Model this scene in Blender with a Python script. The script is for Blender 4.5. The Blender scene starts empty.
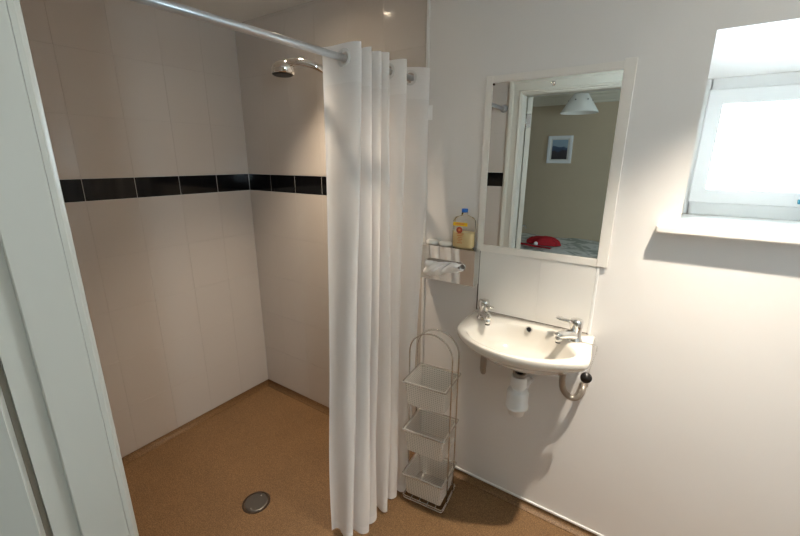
import bpy, bmesh, math, random
from mathutils import Vector, Matrix
random.seed(7)
C = bpy.context.scene.collection
V = Vector
pi = math.pi
FZ = -0.03            # floor level; z = 0 is the top edge of the coved flooring
YF = -1.285           # bathroom face of the doorway wall
YB = -1.40            # bedroom face of the doorway wall
CZ = 2.222            # ceiling
XR = 3.35             # right wall of bathroom

# ------------------------------------------------------------------ materials
def newmat(name):
    m = bpy.data.materials.new(name); m.use_nodes = True
    nt = m.node_tree
    return m, nt, nt.nodes['Principled BSDF']

def mat(name, col, rough=.5, metal=0, spec=.5, trans=0, ior=1.45, noise=0, nscale=30, bump=0, bscale=80, coat=0, sss=0):
    m, nt, b = newmat(name)
    b.inputs['Base Color'].default_value = (*col, 1)
    b.inputs['Roughness'].default_value = rough
    b.inputs['Metallic'].default_value = metal
    b.inputs['Specular IOR Level'].default_value = spec
    b.inputs['Transmission Weight'].default_value = trans
    b.inputs['IOR'].default_value = ior
    b.inputs['Coat Weight'].default_value = coat
    tc = nt.nodes.new('ShaderNodeTexCoord')
    if noise:
        n = nt.nodes.new('ShaderNodeTexNoise'); n.inputs['Scale'].default_value = nscale
        n.inputs['Detail'].default_value = 4
        nt.links.new(tc.outputs['Object'], n.inputs['Vector'])
        mr = nt.nodes.new('ShaderNodeMapRange')
        mr.inputs['To Min'].default_value = 1-noise; mr.inputs['To Max'].default_value = 1+noise
        nt.links.new(n.outputs['Fac'], mr.inputs['Value'])
        mx = nt.nodes.new('ShaderNodeVectorMath'); mx.operation = 'SCALE'
        mx.inputs[0].default_value = col
        nt.links.new(mr.outputs['Result'], mx.inputs['Scale'])
        nt.links.new(mx.outputs['Vector'], b.inputs['Base Color'])
    if bump:
        n2 = nt.nodes.new('ShaderNodeTexNoise'); n2.inputs['Scale'].default_value = bscale
        n2.inputs['Detail'].default_value = 3
        nt.links.new(tc.outputs['Object'], n2.inputs['Vector'])
        bp = nt.nodes.new('ShaderNodeBump'); bp.inputs['Strength'].default_value = bump
        bp.inputs['Distance'].default_value = .002
        nt.links.new(n2.outputs['Fac'], bp.inputs['Height'])
        nt.links.new(bp.outputs['Normal'], b.inputs['Normal'])
    return m

M = {}
M['paint'] = mat('wall_paint', (.78, .76, .745), .55, noise=.015, nscale=6, bump=.10, bscale=160, spec=.35)
M['ceilpaint'] = mat('ceiling_paint', (.80, .79, .76), .7)
M['reveal'] = mat('reveal_paint', (.86, .86, .85), .6)
M['tile'] = mat('cream_tile', (.60, .55, .505), .10, noise=.03, nscale=300, bump=.02, bscale=40, spec=.3)
M['grout'] = mat('grout', (.56, .51, .47), .8)
M['wgrout'] = mat('white_grout', (.72, .70, .67), .8)
M['black'] = mat('black_tile', (.006, .006, .007), .08, spec=.28)
M['splash'] = mat('white_tile', (.78, .76, .73), .12)
M['trimwhite'] = mat('white_plastic_trim', (.82, .82, .81), .35)
M['gloss'] = mat('white_gloss_paint', (.62, .59, .515), .30)
M['sillpaint'] = mat('sill_paint', (.82, .79, .75), .3)
M['ceramic'] = mat('cream_ceramic', (.76, .72, .655), .10, coat=.6)
M['chrome'] = mat('chrome', (.80, .79, .77), .09, metal=1)
M['wire'] = mat('chrome_wire', (.66, .63, .60), .2, metal=1)
M['steel'] = mat('brushed_steel', (.72, .71, .70), .22, metal=1, bump=.05, bscale=200)
M['polished'] = mat('polished_steel', (.78, .77, .75), .07, metal=1)
M['drainsteel'] = mat('drain_steel', (.22, .21, .20), .32, metal=1)
M['braid'] = None
M['alu'] = mat('satin_aluminium', (.62, .64, .67), .32, metal=.75)
M['dark'] = mat('dark_rubber', (.015, .014, .014), .35)
M['gap'] = mat('dark_sealant', (.05, .032, .022), .8)
M['wplastic'] = mat('white_plastic', (.80, .80, .79), .35)
M['red'] = mat('red_cloth', (.42, .012, .02), .8, noise=.3, nscale=40, bump=.6, bscale=50)
M['bedwall'] = mat('beige_bedroom_paint', (.53, .43, .30), .8, noise=.03, nscale=5)
M['carpet'] = mat('bedroom_carpet', (.35, .30, .24), .95)
M['cornice'] = mat('cornice_paint', (.66, .61, .49), .7)
M['blue'] = mat('blue_plastic', (.02, .15, .55), .35)
M['yellow'] = mat('yellow_label', (.95, .62, .02), .5)
M['labelred'] = mat('red_label_print', (.45, .07, .04), .5)
M['labelorange'] = mat('orange_label_print', (.80, .30, .08), .5)
M['soap'] = mat('white_soap', (.86, .84, .80), .4)
M['tissue'] = mat('tissue_paper', (.93, .925, .92), .9)
M['shade'] = mat('cream_lampshade', (.72, .70, .64), .8)
M['frame'] = mat('mirror_frame_paint', (.82, .79, .75), .35)
M['nozzle'] = mat('black_nozzle', (.01, .01, .01), .4)
M['blueprint'] = mat('picture_ink', (.05, .06, .08), .7)

# mirror glass
M['mirror'], nt, b = newmat('silvered_glass')
b.inputs['Base Color'].default_value = (.86, .88, .87, 1); b.inputs['Metallic'].default_value = 1
b.inputs['Roughness'].default_value = .0

# speckled vinyl safety floor
m, nt, b = newmat('speckled_vinyl'); M['floor'] = m
tc = nt.nodes.new('ShaderNodeTexCoord')
n = nt.nodes.new('ShaderNodeTexNoise'); n.inputs['Scale'].default_value = 260; n.inputs['Detail'].default_value = 3
nt.links.new(tc.outputs['Object'], n.inputs['Vector'])
r = nt.nodes.new('ShaderNodeValToRGB')
r.color_ramp.elements[0].position = .33; r.color_ramp.elements[0].color = (.105, .054, .021, 1)
r.color_ramp.elements[1].position = .68; r.color_ramp.elements[1].color = (.31, .18, .080, 1)
e = r.color_ramp.elements.new(.5); e.color = (.195, .106, .044, 1)
nt.links.new(n.outputs['Fac'], r.inputs['Fac'])
n2 = nt.nodes.new('ShaderNodeTexNoise'); n2.inputs['Scale'].default_value = 4; n2.inputs['Detail'].default_value = 3
nt.links.new(tc.outputs['Object'], n2.inputs['Vector'])
mr = nt.nodes.new('ShaderNodeMapRange'); mr.inputs['To Min'].default_value = .82; mr.inputs['To Max'].default_value = 1.18
nt.links.new(n2.outputs['Fac'], mr.inputs['Value'])
vm = nt.nodes.new('ShaderNodeVectorMath'); vm.operation = 'SCALE'
nt.links.new(r.outputs['Color'], vm.inputs[0]); nt.links.new(mr.outputs['Result'], vm.inputs['Scale'])
nt.links.new(vm.outputs['Vector'], b.inputs['Base Color'])
b.inputs['Roughness'].default_value = .55
bp = nt.nodes.new('ShaderNodeBump'); bp.inputs['Strength'].default_value = .25; bp.inputs['Distance'].default_value = .001
nt.links.new(n.outputs['Fac'], bp.inputs['Height']); nt.links.new(bp.outputs['Normal'], b.inputs['Normal'])

# sheer white curtain cloth
def cloth_mat(name, col, transl, transp, fine=True):
    m = bpy.data.materials.new(name); m.use_nodes = True; nt = m.node_tree; nt.nodes.clear()
    out = nt.nodes.new('ShaderNodeOutputMaterial')
    d = nt.nodes.new('ShaderNodeBsdfDiffuse'); d.inputs['Color'].default_value = (*col, 1)
    t = nt.nodes.new('ShaderNodeBsdfTranslucent'); t.inputs['Color'].default_value = (*col, 1)
    tr = nt.nodes.new('ShaderNodeBsdfTransparent')
    a = nt.nodes.new('ShaderNodeMixShader'); a.inputs[0].default_value = transl
    nt.links.new(d.outputs[0], a.inputs[1]); nt.links.new(t.outputs[0], a.inputs[2])
    c = nt.nodes.new('ShaderNodeMixShader'); c.inputs[0].default_value = transp
    nt.links.new(a.outputs[0], c.inputs[1]); nt.links.new(tr.outputs[0], c.inputs[2])
    nt.links.new(c.outputs[0], out.inputs['Surface'])
    if fine:
        tc = nt.nodes.new('ShaderNodeTexCoord')
        n = nt.nodes.new('ShaderNodeTexNoise'); n.inputs['Scale'].default_value = 14; n.inputs['Detail'].default_value = 5
        nt.links.new(tc.outputs['Object'], n.inputs['Vector'])
        bp = nt.nodes.new('ShaderNodeBump'); bp.inputs['Strength'].default_value = .35; bp.inputs['Distance'].default_value = .01
        nt.links.new(n.outputs['Fac'], bp.inputs['Height'])
        nt.links.new(bp.outputs['Normal'], d.inputs['Normal'])
    return m
M['curtain'] = cloth_mat('sheer_white_cloth', (.94, .93, .925), .40, .05)
M['hem'] = cloth_mat('double_white_cloth', (.94, .93, .925), .25, .0)
M['basket'] = cloth_mat('frosted_plastic', (.86, .84, .80), .35, .10, False)

# perforated basket plastic
def perforated(name):
    m = bpy.data.materials.new(name); m.use_nodes = True; nt = m.node_tree
    b = nt.nodes['Principled BSDF']; b.inputs['Base Color'].default_value = (.86, .83, .78, 1)
    b.inputs['Roughness'].default_value = .35
    out = nt.nodes['Material Output']
    tc = nt.nodes.new('ShaderNodeTexCoord'); sep = nt.nodes.new('ShaderNodeSeparateXYZ')
    nt.links.new(tc.outputs['Object'], sep.inputs[0])
    def cell(sock, pitch):
        k = nt.nodes.new('ShaderNodeMath'); k.operation = 'PINGPONG'; k.inputs[1].default_value = pitch/2
        nt.links.new(sock, k.inputs[0])
        g = nt.nodes.new('ShaderNodeMath'); g.operation = 'GREATER_THAN'; g.inputs[1].default_value = pitch*.27
        nt.links.new(k.outputs[0], g.inputs[0]); return g.outputs[0]
    ad = nt.nodes.new('ShaderNodeMath'); ad.operation = 'ADD'
    nt.links.new(sep.outputs[0], ad.inputs[0]); nt.links.new(sep.outputs[1], ad.inputs[1])
    h = cell(ad.outputs[0], .0085); v = cell(sep.outputs[2], .0095)
    mu = nt.nodes.new('ShaderNodeMath'); mu.operation = 'MULTIPLY'
    nt.links.new(h, mu.inputs[0]); nt.links.new(v, mu.inputs[1])
    mul = nt.nodes.new('ShaderNodeMath'); mul.operation = 'MULTIPLY'; mul.inputs[1].default_value = .7
    nt.links.new(mu.outputs[0], mul.inputs[0])
    mi = nt.nodes.new('ShaderNodeMath'); mi.operation = 'MAXIMUM'; mi.inputs[1].default_value = .28
    nt.links.new(mul.outputs[0], mi.inputs[0])
    tr = nt.nodes.new('ShaderNodeBsdfTransparent')
    mx = nt.nodes.new('ShaderNodeMixShader')
    nt.links.new(mi.outputs[0], mx.inputs[0]); nt.links.new(b.outputs[0], mx.inputs[1]); nt.links.new(tr.outputs[0], mx.inputs[2])
    nt.links.new(mx.outputs[0], out.inputs['Surface'])
    return m
M['perf'] = perforated('perforated_frosted_plastic')

# clear thin glass / clear plastic (transparent + a little gloss)
def clear(name, tint, gloss, rough=.03):
    m = bpy.data.materials.new(name); m.use_nodes = True; nt = m.node_tree; nt.nodes.clear()
    out = nt.nodes.new('ShaderNodeOutputMaterial')
    tr = nt.nodes.new('ShaderNodeBsdfTransparent'); tr.inputs[0].default_value = (*tint, 1)
    g = nt.nodes.new('ShaderNodeBsdfGlossy'); g.inputs['Roughness'].default_value = rough
    fr = nt.nodes.new('ShaderNodeLayerWeight'); fr.inputs['Blend'].default_value = gloss
    mx = nt.nodes.new('ShaderNodeMixShader')
    nt.links.new(fr.outputs['Fresnel'], mx.inputs[0]); nt.links.new(tr.outputs[0], mx.inputs[1]); nt.links.new(g.outputs[0], mx.inputs[2])
    nt.links.new(mx.outputs[0], out.inputs['Surface'])
    return m
M['pane'] = clear('window_pane', (.95, .98, .98), .25)
M['bottle'] = clear('clear_bottle_plastic', (.975, .97, .955), .18)
M['liquid'] = mat('pale_yellow_soap', (.95, .76, .42), .35)

# braided hose
m, nt, b = newmat('braided_steel')
b.inputs['Base Color'].default_value = (.42, .37, .32, 1); b.inputs['Metallic'].default_value = .8; b.inputs['Roughness'].default_value = .38
tc = nt.nodes.new('ShaderNodeTexCoord'); w = nt.nodes.new('ShaderNodeTexChecker'); w.inputs['Scale'].default_value = 500
nt.links.new(tc.outputs['Object'], w.inputs['Vector'])
bp = nt.nodes.new('ShaderNodeBump'); bp.inputs['Strength'].default_value = .6; bp.inputs['Distance'].default_value = .001
nt.links.new(w.outputs['Fac'], bp.inputs['Height']); nt.links.new(bp.outputs['Normal'], b.inputs['Normal'])
M['braid'] = m

# duvet with a pale leafy pattern
m, nt, b = newmat('patterned_duvet'); M['duvet'] = m
tc = nt.nodes.new('ShaderNodeTexCoord'); n = nt.nodes.new('ShaderNodeTexNoise'); n.inputs['Scale'].default_value = 5; n.inputs['Detail'].default_value = 1
n.inputs['Distortion'].default_value = 2.0
nt.links.new(tc.outputs['Object'], n.inputs['Vector'])
r = nt.nodes.new('ShaderNodeValToRGB'); r.color_ramp.elements[0].position = .42; r.color_ramp.elements[0].color = (.40, .43, .38, 1)
r.color_ramp.elements[1].position = .50; r.color_ramp.elements[1].color = (.72, .72, .68, 1)
nt.links.new(n.outputs['Fac'], r.inputs['Fac']); nt.links.new(r.outputs['Color'], b.inputs['Base Color'])
b.inputs['Roughness'].default_value = .9

# landscape print: sky, distant hills, dark foreground
m, nt, b = newmat('landscape_print'); M['print'] = m
tc = nt.nodes.new('ShaderNodeTexCoord'); sep = nt.nodes.new('ShaderNodeSeparateXYZ'); nt.links.new(tc.outputs['Object'], sep.inputs[0])
n = nt.nodes.new('ShaderNodeTexNoise'); n.inputs['Scale'].default_value = 14; nt.links.new(tc.outputs['Object'], n.inputs['Vector'])
k = nt.nodes.new('ShaderNodeMath'); k.operation = 'MULTIPLY_ADD'; k.inputs[1].default_value = .10; 
nt.links.new(n.outputs['Fac'], k.inputs[0]); nt.links.new(sep.outputs[2], k.inputs[2])
mr = nt.nodes.new('ShaderNodeMapRange'); mr.inputs['From Min'].default_value = -.08; mr.inputs['From Max'].default_value = .19
nt.links.new(k.outputs[0], mr.inputs['Value'])
r = nt.nodes.new('ShaderNodeValToRGB')
cr = r.color_ramp
cr.elements[0].position = 0; cr.elements[0].color = (.035, .03, .028, 1)
cr.elements[1].position = 1; cr.elements[1].color = (.26, .38, .48, 1)
for p_, c_ in ((.42, (.05, .04, .045, 1)), (.47, (.05, .075, .13, 1)), (.58, (.07, .11, .18, 1)), (.62, (.30, .38, .44, 1))):
    e = cr.elements.new(p_); e.color = c_
nt.links.new(mr.outputs['Result'], r.inputs['Fac']); nt.links.new(r.outputs['Color'], b.inputs['Base Color'])

m, nt, b = newmat('lamp_lens'); M['lens'] = m
b.inputs['Emission Color'].default_value = (1, .82, .6, 1); b.inputs['Emission Strength'].default_value = 60

# ------------------------------------------------------------------ mesh helpers
def B(): return bmesh.new()

def box(bm, x0, x1, y0, y1, z0, z1, bev=0, mi=0, seg=1, Mx=None):
    vs = [bm.verts.new((x, y, z)) for x in (x0, x1) for y in (y0, y1) for z in (z0, z1)]
    idx = [(0, 1, 3, 2), (4, 6, 7, 5), (0, 4, 5, 1), (2, 3, 7, 6), (0, 2, 6, 4), (1, 5, 7, 3)]
    fs = [bm.faces.new([vs[i] for i in f]) for f in idx]
    for f in fs: f.material_index = mi
    if bev:
        es = list({e for f in fs for e in f.edges})
        res = bmesh.ops.bevel(bm, geom=es, offset=bev, segments=seg, profile=.5, affect='EDGES')
        for f in res['faces']: f.material_index = mi
        vs = list({v for f in res['faces'] for v in f.verts})
    if Mx is not None: bmesh.ops.transform(bm, matrix=Mx, verts=[v for v in vs if v.is_valid])
    return vs

def ring(bm, c, u, w, r, n):
    return [bm.verts.new(c + u*(r*math.cos(2*pi*i/n)) + w*(r*math.sin(2*pi*i/n))) for i in range(n)]

def bridge(bm, a, b, mi=0, smooth=True):
    n = len(a)
    for i in range(n):
        f = bm.faces.new((a[i], a[(i+1) % n], b[(i+1) % n], b[i])); f.material_index = mi; f.smooth = smooth

def cap(bm, a, rev=False, mi=0):
    f = bm.faces.new(list(reversed(a)) if rev else a); f.material_index = mi; return f

def tube(bm, pts, r, n=10, closed=False, mi=0, radii=None, caps=True):
    pts = [V(p) for p in pts]; N = len(pts)
    tang = []
    for i in range(N):
        if closed: t = pts[(i+1) % N]-pts[i-1]
        else: t = pts[min(i+1, N-1)]-pts[max(i-1, 0)]
        tang.append(t.normalized())
    up = V((0, 0, 1)) if abs(tang[0].z) < .9 else V((1, 0, 0))
    u = tang[0].cross(up).normalized(); rings = []
    for i in range(N):
        u = (u - tang[i]*u.dot(tang[i])).normalized(); w = tang[i].cross(u)
        rr = radii[i] if radii else r
        rings.append(ring(bm, pts[i], u, w, rr, n))
    for i in range(N-1): bridge(bm, rings[i], rings[i+1], mi)
    if closed:
        a, b = rings[-1], rings[0]
        best = min(range(n), key=lambda s: (a[0].co-b[s].co).length)
        bridge(bm, a, b[best:]+b[:best], mi)
    elif caps:
        cap(bm, rings[0], True, mi); cap(bm, rings[-1], False, mi)
    return rings

def lathe(bm, prof, c=(0, 0, 0), axis=(0, 0, 1), n=32, mi=0, sx=1, sy=1, open_=False):
    """prof: list of (radius, height) along axis"""
    ax = V(axis).normalized(); up = V((0, 0, 1)) if abs(ax.z) < .9 else V((0, 1, 0))
    if abs(ax.z) >= .9: u = V((1, 0, 0)); w = ax.cross(u)
    else: u = up.cross(ax).normalized(); w = ax.cross(u)
    c = V(c); rings = []
    for (r, h) in prof:
        rings.append([bm.verts.new(c+ax*h+u*(r*sx*math.cos(2*pi*i/n))+w*(r*sy*math.sin(2*pi*i/n))) for i in range(n)])
    for a, b in zip(rings, rings[1:]): bridge(bm, a, b, mi)
    if not open_:
        cap(bm, rings[0], True, mi); cap(bm, rings[-1], False, mi)
    return rings

def catmull(P, k=8, closed=False):
    P = [V(p) for p in P]; N = len(P); out = []
    segs = N if closed else N-1
    for i in range(segs):
        if closed: p0, p1, p2, p3 = P[i-1], P[i], P[(i+1) % N], P[(i+2) % N]
        else: p0, p1, p2, p3 = P[max(i-1, 0)], P[i], P[i+1], P[min(i+2, N-1)]
        for j in range(k):
            t = j/k
            out.append(.5*((2*p1)+(-p0+p2)*t+(2*p0-5*p1+4*p2-p3)*t*t+(-p0+3*p1-3*p2+p3)*t**3))
    if not closed: out.append(P[-1])
    return out

OFF = {}
def mk(name, bm, mats, parent=None, local=False, smooth=None, thick=0, bevel=0, subsurf=0):
    """one mesh object; verts in world coordinates unless local"""
    off = V((0, 0, 0))
    if parent is not None and not local:
        off = OFF.get(parent.name, V((0, 0, 0)))
        for v in bm.verts: v.co -= off
    if smooth is not None:
        for f in bm.faces: f.smooth = smooth
    bmesh.ops.recalc_face_normals(bm, faces=bm.faces)
    me = bpy.data.meshes.new(name); bm.to_mesh(me); bm.free()
    o = bpy.data.objects.new(name, me); C.objects.link(o)
    for m_ in (mats if isinstance(mats, (list, tuple)) else [mats]): me.materials.append(m_)
    if parent is not None: o.parent = parent; OFF[o.name] = off
    if subsurf:
        s = o.modifiers.new('subdivision', 'SUBSURF'); s.levels = subsurf; s.render_levels = subsurf
    if thick:
        s = o.modifiers.new('thickness', 'SOLIDIFY'); s.thickness = thick; s.offset = 0
    if bevel:
        s = o.modifiers.new('bevel', 'BEVEL'); s.width = bevel; s.segments = 3; s.limit_method = 'ANGLE'
    return o

def struct(o): o['kind'] = 'structure'; return o

def recentre(o):
    """put the origin of a one-mesh thing at its base centre"""
    vs = [v.co.copy() for v in o.data.vertices]
    lo = V([min(v[i] for v in vs) for i in range(3)]); hi = V([max(v[i] for v in vs) for i in range(3)])
    c = V(((lo.x+hi.x)/2, (lo.y+hi.y)/2, lo.z))
    for v in o.data.vertices: v.co -= c
    o.location = c

def tag(o, label, cat, group=None):
    o['label'] = label; o['category'] = cat
    if group: o['group'] = group
    return o

def thing(name, loc, label, cat, group=None, rz=0):
    o = bpy.data.objects.new(name, None); C.objects.link(o)
    o.location = loc; o.rotation_euler = (0, 0, rz); o.empty_display_size = .05
    OFF[o.name] = V(loc)
    return tag(o, label, cat, group)

def single(name, bm, mats, label, cat, group=None, **k):
    o = mk(name, bm, mats, **k); recentre(o); return tag(o, label, cat, group)

# ------------------------------------------------------------------ setting: floor, ceiling, walls
bm = B()
box(bm, -.05, XR+.05, YB, .0, FZ-.05, FZ)
struct(mk('floor', bm, M['floor']))

# coved edge of the vinyl
def cove(name, p0, p1, nrm, r=.03):
    """quarter-round from the floor up the wall; nrm points into the room"""
    p0, p1, nrm = V(p0), V(p1), V(nrm); bm = B(); rows = []
    prof = []
    for i in range(9):
        a = i/8*pi/2
        prof.append((r-r*math.sin(a), r-r*math.cos(a)))
    prof = [(d, z) for d, z in prof]
    for p in (p0, p1):
        row = [bm.verts.new(p+nrm*(d if True else 0)+V((0, 0, FZ+z))) for d, z in prof]
        row.append(bm.verts.new(p+nrm*.0+V((0, 0, FZ-.002))))
        rows.append(row)
    a, b = rows; n = len(a)
    for i in range(n):
        f = bm.faces.new((a[i], a[(i+1) % n], b[(i+1) % n], b[i])); f.smooth = i < 8
    bm.faces.new(a); bm.faces.new(list(reversed(b)))
    return struct(mk(name, bm, M['floor']))
cove('baseboard_back', (0, 0, 0), (XR, 0, 0), (0, -1, 0))
cove('baseboard_left', (0, YF, 0), (0, 0, 0), (1, 0, 0))
cove('baseboard_front', (0, YF, 0), (1.15, YF, 0), (0, 1, 0))
cove('baseboard_right', (XR, YF, 0), (XR, 0, 0), (-1, 0, 0))
bm = B(); box(bm, 1.262, XR, -.007, 0, 0, .010, .0015)
struct(mk('trim_1', bm, M['trimwhite']))      # white cap strip along the vinyl upstand

bm = B(); box(bm, -.05, XR+.05, YB, .05, CZ, CZ+.05)
struct(mk('ceiling', bm, M['ceilpaint']))

# window wall with the deep opening
WX0, WX1, WZ0, WZ1, WD = 2.190, 2.960, 1.303, 1.853, .34
bm = B()
def quad(bm, pts, mi=0):
    f = bm.faces.new([bm.verts.new(p) for p in pts]); f.material_index = mi; return f
box(bm, -.3, 1.25, .0045, .42, FZ-.05, CZ+.05)
box(bm, 1.25, WX0, 0, .42, FZ-.05, CZ+.05)
box(bm, WX1, XR+.3, 0, .42, FZ-.05, CZ+.05)
box(bm, WX0, WX1, 0, .42, FZ-.05, WZ0-.0)
# lintel with the sloping soffit
vs = [(0, WZ1), (.42, 1.760), (.42, CZ+.05), (0, CZ+.05)]
A_ = [bm.verts.new((WX0, y, z)) for y, z in vs]; B_ = [bm.verts.new((WX1, y, z)) for y, z in vs]
for i in range(4): bm.faces.new((A_[i], A_[(i+1) % 4], B_[(i+1) % 4], B_[i]))
bm.faces.new(A_); bm.faces.new(list(reversed(B_)))
struct(mk('wall_back', bm, M['paint']))

bm = B(); box(bm, XR, XR+.1, YB, 0, FZ-.05, CZ+.05); struct(mk('wall_right', bm, M['paint']))

# tiled shower walls: real tiles on a grout bed
ROWS = [(-.0015+(i-1)*.2645+.2577-.2577, 0) for i in range(0)]
zj = [1.315-.2637*k for k in range(5, -1, -1)]
zj[0] = .0015
zrows = [(zj[i], zj[i+1], 0) for i in range(5)] + [(1.315, 1.415, 1), (1.415, 1.680, 0), (1.680, 1.944, 0), (1.944, 2.208, 0), (2.208, CZ, 0)]
def tiled(name, axis, plane, sgn, u0, u1, pitch, start, backthick, extra=None, z0=0):
    """axis 0: wall at x=plane; axis 1: wall at y=plane. sgn = room side. tiles face is 'plane', bed sits behind."""
    bm = B()
    def bx(a0, a1, d0, d1, z0, z1, mi, bev=0):
        lo, hi = sorted((plane+sgn*d0, plane+sgn*d1))
        if axis == 0: return box(bm, lo, hi, a0, a1, z0, z1, bev, mi)
        return box(bm, a0, a1, lo, hi, z0, z1, bev, mi)
    bx(u0, u1, -.0015, -.0015-backthick, FZ-.04, CZ, 0)
    js = []
    k = start
    while k < u1+pitch: js.append(k); k += pitch
    for (za, zb, kind) in zrows:
        for a, b in zip(js, js[1:]):
            a2, b2 = max(a, u0), min(b, u1)
            if b2-a2 < .012: continue
            g = .0006 if kind == 0 else .0016
            gu = .0002 if kind == 0 else .0012
            vs = bx(a2+gu, b2-gu, 0, -.004, za+g, zb-g, 1 if kind == 0 else 2, .0004)
            tx = random.uniform(-.0012, .0012)*.15; tz = random.uniform(-.0012, .0012)*.3
            for v in vs:
                ua = v.co[1-axis]
                v.co[axis] += -sgn*abs(((ua-a2)/(b2-a2))*tx) - sgn*abs(((v.co.z-za)/(zb-za))*tz)
        if kind == 1:
            bx(u0, u1, -.0012, -.0016, za-.0012, zb+.0012, 3)
    return struct(mk(name, bm, [M['grout'], M['tile'], M['black'], M['wgrout']]))
tiled('wall_left', 0, 0, 1, YF, 0, .2113, -.2113*7, .1)
o = tiled('wall_shower', 1, 0, -1, 0, 1.248, .2077, -.0045, .003)
o.name = 'wall_back_shower'
# doorway wall: shower part tiled, rest painted
tiled('wall_front_shower', 1, YF, 1, 0, 1.155, .2113, 1.155-.2113*6, .003)
JX0, JX1, JZ = 1.253, 2.42, 1.915
bm = B()
box(bm, -.05, JX0-.03, YB, YF-.0045, FZ-.05, CZ+.02)
box(bm, JX1+.03, XR+.05, YB, YF, FZ-.05, CZ+.02)
box(bm, JX0-.03, JX1+.03, YB, YF, JZ+.03, CZ+.02)
struct(mk('wall_front', bm, M['paint']))
bm = B(); box(bm, 1.248, 1.262, -.0065, 0, 0, CZ, .002); struct(mk('trim_2', bm, M['trimwhite']))   # tile edge strip

# ------------------------------------------------------------------ doorway: lining, casings, door leaf
bm = B()
box(bm, JX0-.03, JX0, -1.362, YF-.001, FZ, JZ+.03, .0015)
box(bm, JX0-.03, JX0-.013, YB, -1.362, FZ, JZ+.03)
box(bm, JX1, JX1+.03, YB, YF-.001, FZ, JZ+.03)
box(bm, JX0, JX1, -1.362, YF-.001, JZ, JZ+.03)
box(bm, JX0, JX1, YB, -1.362, JZ+.013, JZ+.03)
o = struct(mk('door_1', bm, M['gloss']))
door_fr = o
def casing(bm, x_in, x_out, z_in, z_out, xr_in, xr_out, yf, s):
    """moulded casing: profile steps (t across width 0..1, proud) mitred around the opening"""
    prof = [(0, 0), (0, .008), (.02, .011), (.08, .011), (.10, .018), (.15, .020), (.20, .020), (.24, .012), (.62, .013), (.70, .019), (.86, .021), (.95, .019), (1, .013), (1, 0)]
    rails = []
    for t, d in prof:
        xi = x_in+(x_out-x_in)*t; xo = xr_in+(xr_out-xr_in)*t; z = z_in+(z_out-z_in)*t
        y = yf+s*d
        rails.append([bm.verts.new(p) for p in ((xi, y, FZ), (xi, y, z), (xo, y, z), (xo, y, FZ))])
    for a, b in zip(rails, rails[1:]):
        for i in range(3): bm.faces.new((a[i], a[i+1], b[i+1], b[i]))
    bm.faces.new([r_[0] for r_ in rails]); bm.faces.new([r_[3] for r_ in rails])
bm = B(); casing(bm, JX0-.003, JX0-.098, JZ+.003, JZ+.112, JX1+.003, JX1+.112, YF, 1)
mk('door_casing', bm, M['gloss'], door_fr)
bm = B(); casing(bm, JX0-.022, JX0-.112, JZ+.022, JZ+.112, JX1+.012, JX1+.112, YB, -1)
mk('door_casing', bm, M['gloss'], door_fr)

leafw = JX1-JX0+.006
leaf = thing('door_leaf', (JX0-.012, YB-.006, FZ+.006), 'white panelled door leaf swung open into the bedroom beside the doorway', 'door', rz=math.radians(-107.5))
bm = B()
H_ = JZ-FZ-.004
T0, T1 = .004, .038
def lbox(x0, x1, z0, z1, y0=T0, y1=T1, bev=.0015): box(bm, x0, x1, y0, y1, z0, z1, bev)
lbox(.003, .115, 0, H_); lbox(leafw-.115, leafw, 0, H_)
for z0, z1 in ((0, .2), (.78, .885), (H_-.12, H_)): lbox(.113, leafw-.113, z0, z1)
lbox(leafw/2-.05, leafw/2+.05, .19, .79); lbox(leafw/2-.05, leafw/2+.05, .92, H_-.11)
box(bm, .11, leafw-.11, T0+.011, T1-.011, .19, H_-.11)
mk('leaf_panelling', bm, M['gloss'], leaf, local=True)
for hz in (.15, 1.745):
    bm = B(); tube(bm, [(0, 0, hz), (0, 0, hz+.09)], .006, 12)
    box(bm, -.001, .004, 0, .034, hz, hz+.09)
    mk('hinge', bm, M['steel'], leaf, local=True)
for s, yy in ((1, T1), (-1, T0)):
    bm = B()
    lathe(bm, [(.026, 0), (.026, .006), (.022, .010), (.010, .012), (.010, .050)], (leafw-.075, yy, .885), (0, s, 0), 24)
    tube(bm, catmull([(leafw-.075, yy+s*.045, .885), (leafw-.10, yy+s*.052, .885), (leafw-.19, yy+s*.050, .88)], 5), .0085, 10)
    mk('door_handle', bm, M['chrome'], leaf, local=True)

# ------------------------------------------------------------------ window
win_empty = None
bm = B()
y0, y1 = WD, WD+.06
fx0, fx1, fz0, fz1 = 2.191, WX1-.001, WZ0, 1.778
box(bm, fx0, fx0+.03, y0, y1, fz0, fz1, .003); box(bm, fx1-.03, fx1, y0, y1, fz0, fz1, .003)
box(bm, fx0+.02, fx1-.02, y0, y1, fz0, fz0+.050, .003); box(bm, fx0+.02, fx1-.02, y0, y1, fz1-.045, fz1, .003)
win = struct(mk('window_1', bm, M['wplastic']))
bm = B()
sx0, sx1, sz0, sz1 = fx0+.020, fx1-.020, fz0+.045, fz1-.038
yy0, yy1 = y0-.012, y1-.01
box(bm, sx0, sx0+.048, yy0, yy1, sz0, sz1, .004); box(bm, sx1-.048, sx1, yy0, yy1, sz0, sz1, .004)
box(bm, sx0+.04, sx1-.04, yy0, yy1, sz0, sz0+.052, .004); box(bm, sx0+.04, sx1-.04, yy0, yy1, sz1-.052, sz1, .004)
mk('window_sash', bm, M['wplastic'], win)
bm = B(); box(bm, sx0+.045, sx1-.045, y0+.018, y0+.024, sz0+.048, sz1-.048)
mk('window_pane', bm, M['pane'], win)
bm = B()
hx = 2.550
box(bm, hx-.032, hx+.032, yy0-.012, yy0-.0005, sz0+.012, sz0+.034, .004, seg=2)
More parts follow.
